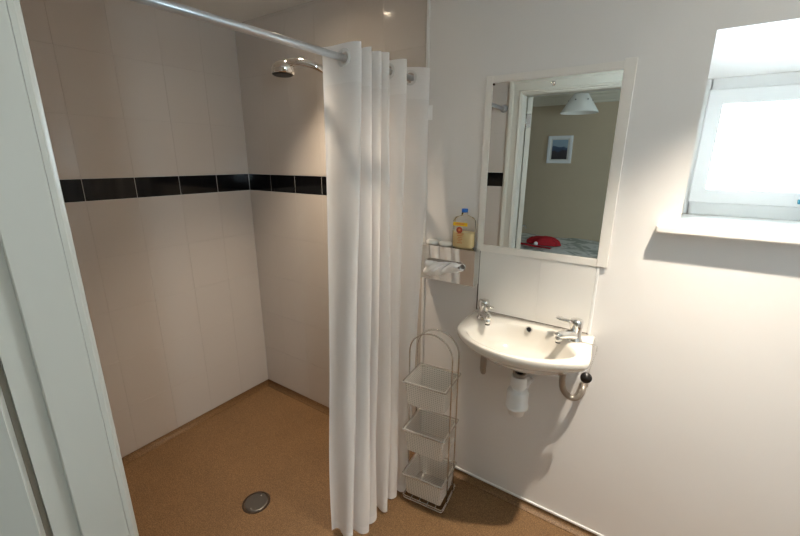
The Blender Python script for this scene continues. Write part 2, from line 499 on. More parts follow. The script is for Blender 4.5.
tube(bm, catmull([(hx+.02, yy0-.018, sz0+.024), (hx-.01, yy0-.028, sz0+.024), (hx-.045, yy0-.030, sz0+.022)], 4), .008, 10)
mk('window_handle', bm, mat('window_handle_blue', (.02, .20, .28), .4), win)
bm = B()
box(bm, 2.130, WX1+.06, -.042, -.0005, WZ0-.026, WZ0+.0, .006, seg=3)
box(bm, WX0+.001, WX1-.001, -.02, WD+.0, WZ0-.02, WZ0+.001)
struct(mk('sill_1', bm, M['sillpaint'])).name = 'window_1_sill'

# ------------------------------------------------------------------ bedroom beyond the doorway
BY, BX0, BX1, BZ = -4.02, -1.2, 3.9, 2.28
bm = B(); box(bm, BX0, BX1, BY, YB, FZ-.06, FZ-.004); struct(mk('floor_bedroom', bm, M['carpet']))
bm = B(); box(bm, BX0, BX1, BY, YB, BZ, BZ+.05); struct(mk('ceiling_bedroom', bm, M['ceilpaint']))
bm = B(); box(bm, BX0, BX1, BY-.1, BY, FZ-.05, BZ+.05); struct(mk('wall_bedroom_back', bm, M['bedwall']))
bm = B(); box(bm, BX0-.1, BX0, BY, YB, FZ-.05, BZ+.05); struct(mk('wall_bedroom_left', bm, M['bedwall']))
bm = B()
box(bm, BX1, BX1+.15, BY, -2.9, FZ-.05, BZ+.05); box(bm, BX1, BX1+.15, -2.5, YB, FZ-.05, BZ+.05)
box(bm, BX1, BX1+.15, -2.9, -2.5, FZ-.05, 1.15); box(bm, BX1, BX1+.15, -2.9, -2.5, 1.65, BZ+.05)
struct(mk('wall_bedroom_right', bm, M['bedwall']))
bm = B()
box(bm, BX0, -.05, YB, YB+.1, FZ-.05, BZ+.05); box(bm, XR+.05, BX1, YB, YB+.1, FZ-.05, BZ+.05)
box(bm, -.05, XR+.05, YB, YB+.1, CZ+.02, BZ+.05)
struct(mk('wall_bedroom_front', bm, M['bedwall']))
bm = B()
prof = [(0, 0), (.012, .004), (.018, .018), (.03, .026), (.055, .045), (.07, .062), (.085, .07), (.09, .085), (.0, .085)]
a = [bm.verts.new((BX0, BY+.0+d, BZ-.11+z*1.3)) for d, z in prof]; b = [bm.verts.new((BX1, BY+d, BZ-.11+z*1.3)) for d, z in prof]
for i in range(len(a)): bm.faces.new((a[i], a[(i+1) % len(a)], b[(i+1) % len(b)], b[i]))
bm.faces.new(a); bm.faces.new(list(reversed(b)))
struct(mk('trim_3', bm, M['cornice']))
# unseen window, added and sized to let daylight into the bedroom
bm = B()
for z0, z1 in ((1.15, 1.19), (1.61, 1.65)): box(bm, BX1+.05, BX1+.1, -2.9, -2.5, z0, z1)
for ya, yb in ((-2.9, -2.86), (-2.54, -2.5)): box(bm, BX1+.05, BX1+.1, ya, yb, 1.15, 1.65)
w2 = struct(mk('added_window', bm, M['wplastic']))
bm = B(); box(bm, BX1+.07, BX1+.075, -2.88, -2.52, 1.17, 1.63); mk('window_pane', bm, M['pane'], w2)

# bed
bed = thing('bed', (1.35, -3.45, FZ), 'bed with pale leaf-patterned cover seen in the mirror against the beige wall', 'bed')
bm = B(); box(bm, .35, 2.35, -4.0, -2.95, .02, .26, .01)
for lx in (.42, 2.28):
    for ly in (-3.93, -3.02): lathe(bm, [(.022, 0), (.028, .06)], (lx, ly, FZ), n=12)
mk('bed_base', bm, M['cornice'], bed)
bm = B(); box(bm, .34, 2.36, -4.01, -2.94, .26, .44, .05, seg=4); mk('mattress', bm, M['trimwhite'], bed, smooth=True)
bm = B()
nx, ny = 40, 24; g = []
for i in range(nx+1):
    row = []
    for j in range(ny+1):
        u, v = i/nx, j/ny
        x = .31+2.08*u; y = -4.015+1.10*v
        ed = min(u*2.08, (1-u)*2.08, (1-v)*1.10)
        z = .485+.010*math.sin(x*9+y*4)*math.cos(y*11)-(.20*max(0, 1-ed/.035)**1.0 if ed < .035 else 0)
        row.append(bm.verts.new((x, y, z)))
    g.append(row)
for i in range(nx):
    for j in range(ny): bm.faces.new((g[i][j], g[i+1][j], g[i+1][j+1], g[i][j+1]))
mk('duvet', bm, M['duvet'], bed, smooth=True, thick=.025)

# red bundle + strip
hat = thing('cloth_bundle', (1.0, -3.30, .50), 'crumpled red cloth bundle with a white ball, on the bed in the mirror', 'cloth')
bm = B(); bmesh.ops.create_uvsphere(bm, u_segments=32, v_segments=16, radius=1)
for v in bm.verts:
    p = v.co.copy(); w_ = 1+.10*math.sin(5*p.x+3*p.y)+.07*math.sin(9*p.y+4*p.z+2*p.x)
    sl = .075*(1-.35*max(0, p.x))
    v.co = V((0.985+p.x*.20*w_, -3.37+p.y*.10*w_, .512+max(-.0, p.z)*sl*1.35*w_))
mk('bundle_cloth', bm, M['red'], hat, smooth=True)
bm = B(); bmesh.ops.create_icosphere(bm, subdivisions=3, radius=.024)
for v in bm.verts: v.co = v.co*(1+.06*math.sin(v.co.x*400)*math.sin(v.co.z*380)) + V((.92, -3.22, .537))
mk('pompom', bm, M['tissue'], hat, smooth=True)
bm = B()
nx = 16; rows = []
for i in range(nx+1):
    t = i/nx; x = .72+.40*t; w_ = .042*(1-.45*t)
    rows.append([bm.verts.new((x, -3.21+.10*t+s*w_, .519+.004*math.cos(s*1.3)+.003*math.sin(t*9))) for s in (-1, -.5, 0, .5, 1)])
for a, b in zip(rows, rows[1:]):
    for i in range(4): bm.faces.new((a[i], a[i+1], b[i+1], b[i]))
single('cloth_strip', bm, M['red'], 'flat red strip of cloth lying before the red bundle on the bed', 'cloth', thick=.008, smooth=True)

# pendant lamp
lx, ly = 1.345, -2.65
lamp = thing('pendant_lamp', (lx, ly, BZ), 'cream conical pendant lampshade reflected in the mirror', 'lamp')
bm = B(); zt, zb = 2.088, 1.925
prof = [(.062, zt+.0), (.066, zt-.004), (.165, zb), (.163, zb-.002), (.160, zb), (.062, zt-.008)]
rg = lathe(bm, prof, (lx, ly, 0), n=40, open_=True)
bridge(bm, rg[-1], rg[0])
lathe(bm, [(.0625, zt-.003), (.0625, zt)], (lx, ly, 0), n=40)
mk('lamp_shade', bm, M['shade'], lamp)
for k in range(6):
    bm = B(); a = 2*pi*k/6+.75; p = V((lx+.103*math.cos(a), ly+.103*math.sin(a), 2.03)); nrm = V((math.cos(a), math.sin(a), .6)).normalized()
    lathe(bm, [(.006, -.001), (.006, .0025)], p, nrm, 10)
    mk('shade_stud', bm, M['gap'], lamp)
bm = B(); tube(bm, [(lx, ly, zt-.002), (lx, ly, BZ-.02)], .0035, 8); mk('flex', bm, M['trimwhite'], lamp)
bm = B(); lathe(bm, [(.045, BZ), (.045, BZ-.012), (.02, BZ-.025)], (lx, ly, 0), n=24); mk('ceiling_rose', bm, M['trimwhite'], lamp)

# framed picture
px0, px1, pz0, pz1 = .748, 1.050, 1.462, 1.800
pic = thing('framed_picture', ((px0+px1)/2, BY, pz0), 'small white-framed landscape picture on the beige wall, seen in the mirror', 'picture')
bm = B(); fw = .035
box(bm, px0, px0+fw, BY, BY+.022, pz0, pz1, .003); box(bm, px1-fw, px1, BY, BY+.022, pz0, pz1, .003)
box(bm, px0+fw, px1-fw, BY, BY+.022, pz0, pz0+fw, .003); box(bm, px0+fw, px1-fw, BY, BY+.022, pz1-fw, pz1, .003)
mk('picture_frame', bm, M['trimwhite'], pic)
bm = B(); box(bm, px0+fw, px1-fw, BY+.001, BY+.008, pz0+fw, pz1-fw); mk('mount', bm, M['shade'], pic)
bm = B(); cz = (pz0+pz1)/2
box(bm, -.095, .095, 0, .002, -.12, .12)
o = mk('print', bm, M['print'], pic, local=True); o.location = (0, .008, cz-pz0)

# ------------------------------------------------------------------ ceiling downlights
def downlight(x, y, label, power, spot_deg, colr, blend=.6):
    t = thing('ceiling_downlight', (x, y, CZ), label, 'ceiling light', 'bathroom ceiling downlights')
    bm = B(); rg = lathe(bm, [(.045, CZ-.0005), (.045, CZ-.003), (.042, CZ-.014), (.040, CZ-.016), (.038, CZ-.014), (.030, CZ-.0005)], (x, y, 0), n=32, open_=True)
    mk('bezel', bm, M['chrome'], t)
    bm = B(); lathe(bm, [(.0265, CZ-.003), (.0265, CZ-.0008)], (x, y, 0), n=24); mk('lens', bm, M['lens'], t)
    L = bpy.data.lights.new('downlight_beam', 'SPOT'); L.energy = power; L.color = colr
    L.spot_size = math.radians(spot_deg); L.spot_blend = blend; L.shadow_soft_size = .02
    lo = bpy.data.objects.new('downlight_beam', L); C.objects.link(lo); lo.parent = t; lo.location = (0, 0, -.035)
downlight(.828, -.318, 'round chrome ceiling downlight above the shower area', 64, 86, (1, .82, .62), 1)
downlight(2.34, -.41, 'round chrome ceiling downlight between basin and window side', 140, 76, (1, .89, .74), 1)

# ------------------------------------------------------------------ curtain rail
ra, rb = V((1.225, -.0005, 1.815)), V((1.125, YF+.002, 1.838))
rod = thing('curtain_rail', ra, 'pale grey metal shower curtain rail running along the shower edge', 'rail')
d = (rb-ra).normalized()
bm = B(); tube(bm, [ra+d*.004, rb-d*.004], .0112, 20); mk('pole', bm, M['alu'], rod)
for p, s in ((ra, 1), (rb, -1)):
    bm = B(); lathe(bm, [(.026, 0), (.026, .006), (.017, .012), (.016, .028)], p, d*s, 24); mk('flange', bm, M['alu'], rod)

# ------------------------------------------------------------------ curtain
yturn_top = [(0, -.455), (1, -.425), (2, -.398), (3, -.372), (4, -.346), (5, -.322), (6, -.300), (7, -.278), (8, -.235), (9, -.185), (10, -.115), (11, -.030)]
yturn_bot = [(0, -.600), (1, -.585), (2, -.560), (3, -.520), (4, -.490), (5, -.455), (6, -.420), (7, -.385), (8, -.345), (9, -.310), (10, -.280), (11, -.245)]
# x of the left / right extremes at top and bottom, per turn
xt = [-.080, .062, -.055, .058, -.055, .058, -.055, .056, -.055, .060, -.055, .060]
xb = [1.185, 1.275, 1.205, 1.315, 1.22, 1.300, 1.215, 1.325, 1.225, 1.300, 1.230, 1.335]
def rodx(y): t = (y-ra.y)/(rb.y-ra.y); return ra.x+(rb.x-ra.x)*t
def rodz(y): t = (y-ra.y)/(rb.y-ra.y); return ra.z+(rb.z-ra.z)*t
NU, NV = 11*16, 110
ZB = FZ+.006
def curt(u, v):
    """u 0..11 along the folds, v 0 top .. 1 bottom"""
    i = min(int(u), 10); f = u-i
    s = .5-.5*math.cos(pi*f)
    s = s*.8+f*.2
    yt_ = yturn_top[i][1]*(1-f)+yturn_top[i+1][1]*f
    ybm = yturn_bot[i][1]*(1-f)+yturn_bot[i+1][1]*f
    yt_ += .006*math.sin(2*pi*f)
    xT = rodx(yt_)+xt[i]*(1-s)+xt[i+1]*s
    xB = xb[i]*(1-s)+xb[i+1]*s
    w = v**1.25
    ybm += .012*math.sin(2*pi*f)
    x = xT*(1-w)+xB*w; y = yt_*(1-w)+ybm*w
    x += .006*math.sin(v*5+u*1.7)*v; y += .010*math.sin(v*6.5+u*2.3)*v*(1-.3*v) + .004*math.sin(v*13+u*5)*v
    ztop = rodz(yt_)+.040+.004*math.sin(u*2.1)
    zbot = ZB+.004*(1+math.sin(u*1.3))
    return V((x, min(y, -.012), ztop*(1-v)+zbot*v))
cur = thing('shower_curtain', (1.24, -.3, FZ), 'sheer white eyelet shower curtain bunched at the wall end of the rail', 'curtain')
bm = B(); grid = []
for i in range(NU+1):
    grid.append([bm.verts.new(curt(i/16, (j/NV)**1.0)) for j in range(NV+1)])
def near_eyelet(u, v_):
    return None
eyes = []
for k in range(11):
    # crossing of the rod by panel k
    best = min((k+f/40 for f in range(41)), key=lambda u: abs(curt(u, .03).x-rodx(curt(u, .03).y)))
    vv = .022
    for _ in range(6):
        p = curt(best, vv); vv += (p.z-rodz(p.y))/1.85
    eyes.append((best, vv))
HEM = .062
for i in range(NU):
    for j in range(NV):
        c = (grid[i][j].co+grid[i+1][j].co+grid[i+1][j+1].co+grid[i][j+1].co)/4
        u = (i+.5)/16; k = int(u); eu, ev = eyes[k]
        pe = curt(eu, ev)
        if (c-pe).length < .021: continue
        f = bm.faces.new((grid[i][j], grid[i+1][j], grid[i+1][j+1], grid[i][j+1])); f.smooth = True
        f.material_index = 1 if (j+.5)/NV < HEM or (j+.5)/NV > .985 or i < 1 else 0
mk('curtain_cloth', bm, [M['curtain'], M['hem']], cur)
for k in range(11):
    eu, ev = eyes[k]; p = curt(eu, ev); pu = curt(min(11, eu+.05), ev)-curt(max(0, eu-.05), ev); pv = V((0, 0, 1))
    nrm = pu.cross(pv).normalized(); bm = B()
    rg = lathe(bm, [(.0195, -.0018), (.0215, -.0028), (.028, -.0022), (.0295, 0), (.028, .0022), (.0215, .0028), (.0195, .0018)], p, nrm, 32, open_=True)
    bridge(bm, rg[-1], rg[0])
    mk('eyelet', bm, M['wplastic'], cur)
bm = B(); p = curt(11, .075)
box(bm, p.x-.004, p.x+.020, p.y-.004, p.y-.0025, p.z-.055, p.z, .0004)
mk('care_tag', bm, M['tissue'], cur)

# ------------------------------------------------------------------ shower
sh = thing('shower_rail', (1.05, -.01, 1.0), 'chrome slide rail fixed to the tiles behind the curtain', 'rail')
bm = B(); tube(bm, [(1.05, -.055, 1.02), (1.05, -.055, 1.80)], .009, 14); mk('bar', bm, M['chrome'], sh)
for z in (1.04, 1.78):
    bm = B(); tube(bm, [(1.05, -.0005, z), (1.05, -.058, z)], .011, 14); mk('bracket', bm, M['chrome'], sh)
bm = B(); box(bm, 1.032, 1.066, -.118, -.038, 1.640, 1.680, .006, seg=2); mk('holder', bm, M['chrome'], sh)
hd = thing('hand_shower', (1.04, -.10, 1.66), 'chrome hand shower head on a curved handle poking out behind the curtain', 'shower head')
path = catmull([(1.045, -.105, 1.645), (1.055, -.15, 1.695), (1.065, -.235, 1.745), (1.06, -.33, 1.79), (1.035, -.40, 1.818), (.995, -.435, 1.832), (.955, -.448, 1.836), (.915, -.450, 1.830)], 6)
n_ = len(path)
rad = [.0125 + (.004 if i < 8 else 0)*(1-i/8) + (.006*max(0, (i-n_*.72)/(n_*.28))) for i in range(n_)]
bm = B(); tube(bm, path, .012, 16, radii=rad); mk('handle', bm, M['chrome'], hd)
ax = V((.16, .05, 1)).normalized()     # head tilts a little
hc = V((.905, -.452, 1.813))
bm = B(); lathe(bm, [(.047, -.012), (.050, -.006), (.051, .004), (.048, .014), (.040, .024), (.026, .031), (.010, .034)], hc, ax, 36, sx=.92, sy=.80); mk('head_shell', bm, M['chrome'], hd, smooth=True)
bm = B(); lathe(bm, [(.038, -.016), (.045, -.013), (.046, -.0095)], hc, ax, 36, sx=.92, sy=.80); mk('spray_face', bm, M['nozzle'], hd)
bm = B(); tube(bm, catmull([(1.045, -.105, 1.648), (1.04, -.11, 1.55), (1.00, -.10, 1.2), (1.02, -.09, .85), (1.06, -.07, .80), (1.09, -.04, .95)], 10), .007, 10); mk('shower_hose', bm, M['steel'], hd)

# ------------------------------------------------------------------ floor drain
dr = thing('floor_drain', (.785, -.683, FZ), 'round metal drain cover set in the brown shower floor', 'drain')
bm = B(); lathe(bm, [(.062, 0), (.062, .0018), (.058, .003), (.054, .0016), (.054, 0)], (.785, -.683, FZ), n=48, open_=True); mk('drain_ring', bm, M['gap'], dr)
bm = B(); lathe(bm, [(.0525, .0004), (.0525, .0022), (.050, .0034), (.044, .0038)], (.785, -.683, FZ), n=48); mk('drain_cover', bm, M['drainsteel'], dr)
for a in (1.9, -1.25):
    bm = B(); lathe(bm, [(.0042, .0034), (.0042, .0048), (.002, .0058)], (.785+.038*math.cos(a), -.683+.038*math.sin(a), FZ), n=14); mk('screw', bm, M['chrome'], dr)

# ------------------------------------------------------------------ mirror
mi = thing('wall_mirror', (1.762, -.001, 1.135), 'rectangular white-framed mirror above the wash basin', 'mirror')
mx0, mx1, mz0, mz1 = 1.543, 1.972, 1.163, 1.775
bm = B()
box(bm, 1.517, mx0, -.013, -.0005, 1.135, 1.800, .0012); box(bm, mx1, 2.006, -.013, -.0005, 1.135, 1.806, .0012)
box(bm, mx0, mx1, -.0115, -.0005, mz1, 1.800, .0008); box(bm, mx0, mx1, -.0115, -.0005, 1.135, mz0, .0008)
mk('mirror_frame', bm, M['frame'], mi)
bm = B(); box(bm, mx0+.0005, mx1-.0005, -.0095, -.0045, mz0+.0005, mz1-.0005)
mk('mirror_glass', bm, M['mirror'], mi)
for x, z in ((1.762, 1.755),):
    bm = B(); lathe(bm, [(.0075, 0), (.0075, .003), (.005, .0065), (.001, .008)], (x, -.0093, z), (0, -1, 0), 18); mk('screw_cap', bm, M['chrome'], mi)
for x, z in ((mx0+.004, mz1-.004),):
    bm = B(); lathe(bm, [(.004, 0), (.004, .003)], (x, -.0093, z), (0, -1, 0), 10); mk('corner_clip', bm, M['gap'], mi)

# ------------------------------------------------------------------ splashback
sp = thing('tiled_splashback', (1.755, -.001, .872), 'white two-tile splashback between mirror and basin', 'splashback')
bm = B()
box(bm, 1.532, 1.7785, -.008, -.001, .8712, 1.134, .001); box(bm, 1.7800, 1.974, -.008, -.001, .8712, 1.134, .001); box(bm, 1.778, 1.7805, -.0072, -.001, .8712, 1.134, 0, 1)
mk('tile', bm, [M['splash'], M['wgrout']], sp)
bm = B(); box(bm, 1.974, 1.984, -.0095, -.0005, .872, 1.134, .002); mk('edge_trim', bm, M['trimwhite'], sp)
bm = B(); box(bm, 1.527, 1.532, -.007, -.0005, .872, 1.134); box(bm, 1.532, 1.974, -.0085, -.0005, .8735, .8758)
mk('sealant_line', bm, M['gap'], sp)

# ------------------------------------------------------------------ wash basin
bas = thing('wash_basin', (1.78, 0, .70), 'small cream wall-hung wash basin with two chrome taps under the mirror', 'basin')
RZ = .870
outer = catmull([(1.535, -.001, 0), (1.70, -.001, 0), (1.87, -.001, 0), (1.990, -.001, 0), (2.001, -.03, 0), (2.009, -.12, 0), (2.018, -.200, 0), (2.008, -.247, 0), (1.945, -.290, 0),
                 (1.85, -.330, 0), (1.76, -.341, 0), (1.67, -.326, 0), (1.595, -.283, 0), (1.545, -.228, 0), (1.530, -.165, 0), (1.527, -.09, 0), (1.528, -.02, 0)], 10, True)
inner = catmull([(1.745, -.062, 0), (1.83, -.062, 0), (1.885, -.085, 0), (1.93, -.130, 0), (1.958, -.165, 0), (1.968, -.205, 0), (1.93, -.258, 0), (1.85, -.302, 0), (1.765, -.315, 0),
                 (1.675, -.299, 0), (1.607, -.257, 0), (1.575, -.210, 0), (1.60, -.155, 0), (1.645, -.105, 0), (1.69, -.075, 0)], 10, True)
def resample(P, n, cx, cy):
    out = []
    for k in range(n):
        a = pi/2 - 2*pi*k/n   # from the back, clockwise
        dx, dy = math.cos(a), math.sin(a); best = None
        for i in range(len(P)):
            p, q = P[i], P[(i+1) % len(P)]
            ex, ey = q.x-p.x, q.y-p.y
            den = dx*ey-dy*ex
            if abs(den) < 1e-12: continue
            t = ((p.x-cx)*ey-(p.y-cy)*ex)/den; s = ((p.x-cx)*dy-(p.y-cy)*dx)/den
            if t > 0 and -1e-6 <= s <= 1+1e-6:
                if best is None or t > best: best = t
        out.append((cx+dx*best, cy+dy*best))
    return out
NB = 120; bc = (1.775, -.175)
O = resample(outer, NB, *bc); I = resample(inner, NB, *bc)
def sc(P, s, c=(1.775, -.175)): return [(c[0]+(x-c[0])*s, c[1]+(y-c[1])*s) for x, y in P]
bm = B()
def lp(P, z): return [bm.verts.new((x, min(y, -.0008), z(x, y) if callable(z) else z)) for x, y in P]
loops = []
oc = (1.78, -.155)
# underside from waste up
def under(P, s):
    return [(oc[0]+(x-oc[0])*s, -.02+(y+.02)*s if s < 1 else y) for x, y in P]
for s, z in ((.09, .742), (.30, .744), (.52, .756), (.68, .778), (.80, .803), (.90, .822), (.965, .834)):
    loops.append(lp([(oc[0]+(x-oc[0])*s, (y-0)*s - .12*(1-s)**1.3) for x, y in O], z))
loops.append(lp([(oc[0]+(x-oc[0])*.988, y*.988) for x, y in O], .842))
loops.append(lp(O, .852)); loops.append(lp(O, RZ-.008))
loops.append(lp(sc(O, .994), RZ-.0025)); loops.append(lp(sc(O, .984), RZ))
loops.append(lp(sc(I, 1.035), RZ-.0005)); loops.append(lp(sc(I, 1.0), RZ-.004))
ic = (1.78, -.165)
for s, z in ((.965, RZ-.012), (.93, RZ-.026), (.88, RZ-.048), (.80, RZ-.070), (.66, RZ-.088), (.46, RZ-.100), (.24, RZ-.106), (.105, RZ-.109)):
    loops.append(lp(sc(I, s, ic), z))
for a, b in zip(loops, loops[1:]): bridge(bm, a, b)
cap(bm, loops[0], True); cap(bm, loops[-1])
mk('basin_bowl', bm, M['ceramic'], bas)
bm = B(); lathe(bm, [(.024, 0), (.024, .003), (.016, .0015), (.015, 0)], (ic[0], ic[1]-.001, RZ-.109), n=28); mk('waste_outlet', bm, M['chrome'], bas)
ov = V((1.777, -.0695, RZ-.007)); on = V((0, -1, .38)).normalized()
bm = B(); rg = lathe(bm, [(.0125, -.001), (.0125, .0035), (.0105, .0045), (.0085, .003), (.0085, -.001)], ov, on, 24, open_=True); mk('overflow_ring', bm, M['chrome'], bas)
bm = B(); lathe(bm, [(.0085, -.001), (.0085, .0015)], ov, on, 20); mk('overflow_hole', bm, M['dark'], bas)

def tap(x, y, sdir, ldir, nm):
    z0 = RZ; t = B()
    lathe(t, [(.026, 0), (.026, .006), (.021, .013), (.0195, .03), (.0205, .050), (.0225, .056), (.0225, .074), (.020, .081), (.008, .085)], (x, y, z0), n=28)
    body = mk('tap', t, M['chrome'], bas)
    s = V(sdir).normalized(); t = B()
    p = V((x, y, z0))
    tube(t, catmull([p+V((0, 0, .020))+s*.0, p+s*.03+V((0, 0, .032)), p+s*.07+V((0, 0, .038)), p+s*.090+V((0, 0, .040)), p+s*.098+V((0, 0, .036))], 5), .011, 14,
         radii=[.019-.0065*min(1, i/16) for i in range(21)])
    lathe(t, [(.0115, .018), (.0115, .034)], p+s*.088, (0, 0, 1), 16)
    mk('spout', t, M['chrome'], body)
    t = B(); lathe(t, [(.0095, .012), (.0095, .019)], p+s*.088, (0, 0, 1), 16); mk('spout_outlet', t, M['dark'], body)
    l = V(ldir).normalized(); t = B(); sd = l.cross(V((0, 0, 1)))
    secs = []
    for q, wd, th, dz in ((.012, .010, .009, .066), (.028, .009, .007, .068), (.044, .012, .006, .069), (.058, .016, .005, .072), (.068, .014, .004, .073), (.072, .005, .002, .073)):
        c_ = p+l*q+V((0, 0, dz)); n = 12
        secs.append([t.verts.new(c_+sd*(wd*math.cos(2*pi*i/n))+V((0, 0, th*math.sin(2*pi*i/n)))) for i in range(n)])
    for a, b in zip(secs, secs[1:]): bridge(t, a, b)
    cap(t, secs[0], True); cap(t, secs[-1])
    mk('tap_lever', t, M['chrome'], body)
tap(1.945, -.088, (-.50, -.95, 0), (-1, .08, 0), 'r')
tap(1.592, -.085, (.62, -.95, 0), (.75, -.75, 0), 'l')

# waste trap and supply hoses
tx, ty = 1.778, -.150
bm = B(); lathe(bm, [(.030, .745), (.030, .738), (.022, .730), (.018, .728), (.018, .715)], (tx, ty, 0), n=28); mk('waste_gasket', bm, M['dark'], bas)
bm = B(); lathe(bm, [(.0245, .716), (.0245, .700)], (tx, ty, 0), n=24); mk('brass_nut', bm, M['braid'], bas)
bm = B()
lathe(bm, [(.029, .701), (.030, .697), (.030, .655), (.026, .652), (.026, .645), (.037, .640), (.041, .632), (.041, .580), (.044, .577), (.044, .566), (.037, .562), (.031, .550), (.029, .535), (.020, .528)], (tx, ty, 0), n=36)
for k in range(16):
    a = 2*pi*k/16; box(bm, tx+.0275*math.cos(a)-.0014, tx+.0275*math.cos(a)+.0014, ty+.0275*math.sin(a)-.0014, ty+.0275*math.sin(a)+.0014, .66, .696)
tube(bm, [(tx, ty+.02, .612), (tx, -.03, .612), (tx, -.001, .612)], .0165, 18)
mk('bottle_trap', bm, M['wplastic'], bas)
bm = B()
tube(bm, catmull([(1.925, -.085, .800), (1.922, -.08, .74), (1.918, -.07, .69), (1.925, -.060, .645), (1.950, -.052, .618), (1.975, -.045, .622), (1.988, -.035, .648), (1.988, -.018, .662), (1.988, -.001, .664)], 7), .0115, 16)
mk('supply_hose', bm, M['braid'], bas)
bm = B(); lathe(bm, [(.015, 0), (.015, .018), (.012, .02)], (1.988, -.001, .664), (0, -1, 0), 6); mk('hose_nut', bm, M['braid'], bas)
bm = B()
tube(bm, catmull([(1.605, -.085, .815), (1.605, -.085, .74), (1.606, -.080, .66), (1.602, -.066, .620), (1.588, -.040, .606), (1.570, -.001, .602)], 7), .0105, 16)
mk('supply_hose', bm, M['braid'], bas)
bm = B(); lathe(bm, [(.0105, .705), (.0135, .70), (.0135, .655), (.0105, .65)], (1.6055, -.082, 0), n=16); mk('hose_nut', bm, M['braid'], bas)

# plug hanging from its chain
pl = thing('basin_plug', (2.003, -.10, .742), 'black rubber plug dangling below the right end of the basin', 'plug')
bm = B(); pc = V((2.002, -.112, .750)); pn = V((.25, -1, .15)).normalized()
lathe(bm, [(.017, -.006), (.0185, -.005), (.0185, .001), (.0195, .002), (.0195, .005), (.006, .007), (.004, .010)], pc, pn, 28); mk('stopper', bm, M['dark'], pl)
bm = B(); q0 = V((2.008, -.112, .772)); q1 = V((2.0215, -.100, .862)); q2 = V((2.01, -.095, .8725)); q3 = V((1.962, -.09, .8725))
ch = catmull([q0, q1, q2, q3], 16)
for p in ch:
    r_ = bmesh.ops.create_icosphere(bm, subdivisions=1, radius=.0019)
    for v in r_['verts']: v.co += p
mk('chain', bm, M['steel'], pl)

# ------------------------------------------------------------------ tissue dispenser
tb = thing('tissue_dispenser', (1.393, -.0, .99), 'polished steel tissue dispenser box on the wall left of the mirror', 'dispenser')
bx0, bx1, bz0, bz1, by = 1.2635, 1.531, .990, 1.142, -.062
bm = B()
slx0, slx1, slz = 1.305, 1.492, 1.066
hs = .020
# front face built around a stadium-shaped slot
NS = 48; slot = []; rect = []
for k in range(NS):
    a = 2*pi*k/NS; cxs = (slx1-slx0)/2-hs; mxs = (slx0+slx1)/2
    x = mxs+(cxs if math.cos(a) > 0 else -cxs)+hs*math.cos(a); z = slz+hs*math.sin(a)
    slot.append((x, z))
    dx, dz = math.cos(a), math.sin(a)
    hw, hh = (bx1-bx0)/2, (bz1-bz0)/2
    sxx = min(hw/abs(dx) if abs(dx) > 1e-6 else 9, hh/abs(dz) if abs(dz) > 1e-6 else 9)
    rect.append(((bx0+bx1)/2+dx*sxx, (bz0+bz1)/2+dz*sxx))
# snap rect points to corners
for cx_, cz_ in ((bx0, bz0), (bx0, bz1), (bx1, bz0), (bx1, bz1)):
    k = min(range(NS), key=lambda i: (rect[i][0]-cx_)**2+(rect[i][1]-cz_)**2); rect[k] = (cx_, cz_)
fo = [bm.verts.new((x, by, z)) for x, z in rect]; si = [bm.verts.new((x, by, z)) for x, z in slot]; sb = [bm.verts.new((x, by+.006, z)) for x, z in slot]
bk = [bm.verts.new((x, -.0008, z)) for x, z in rect]
bridge(bm, fo, si, smooth=False); bridge(bm, si, sb); bridge(bm, fo, bk, smooth=False); cap(bm, bk)
mk('dispenser_body', bm, M['polished'], tb)
bm = B(); box(bm, slx0-.005, slx1+.005, by+.0065, by+.008, slz-.03, slz+.03); mk('slot_backing', bm, M['grout'], tb)
bm = B(); rg = lathe(bm, [(.0155, 0), (.0155, .002), (.012, .003), (.010, 0)], (slx1-.013, by-.0002, slz+.002), (0, -1, 0), 28, open_=True); mk('slot_finger_ring', bm, M['chrome'], tb)
# crumpled tissue hanging out of the slot
bm = B(); nx, nz = 34, 22; g = []
for i in range(nx+1):
    u = i/nx; row = []
    xw = 1.302+.175*u
    env = .052+.026*math.sin(pi*min(1, u*1.5))-.020*u
    for j in range(nz+1):
        v = j/nz
        a = v*2*pi*.5
        z = slz+.012-.004*math.sin(6*u)-v*(env+.008*math.sin(9*u+1))-.0
        y = by-.002-.034*math.sin(pi*v)**.8*(.6+.4*math.sin(11*u+1.2)*math.cos(5*v+2*u)) - .006*math.sin(23*u+7*v)
        row.append(bm.verts.new((xw+.008*math.sin(5*v+3*u), min(y, by-.001), z)))
    g.append(row)
for i in range(nx):
    for j in range(nz): bm.faces.new((g[i][j], g[i+1][j], g[i+1][j+1], g[i][j+1]))
mk('tissue', bm, M['tissue'], tb, smooth=True, thick=.001)

# soaps and bottle on top of the dispenser
def soap(x, y, lab):
    bm = B(); lathe(bm, [(.018, 0), (.026, .002), (.029, .008), (.028, .014), (.022, .018), (.010, .019)], (x, y, bz1+.0003), n=32, sx=1.05, sy=.85)
    return single('soap_bar', bm, M['soap'], lab, 'soap', 'soaps on the tissue dispenser', smooth=True)
soap(1.318, -.033, 'small round white soap at the left end of the dispenser top')
soap(1.382, -.034, 'small round white soap between the other soap and the bottle')

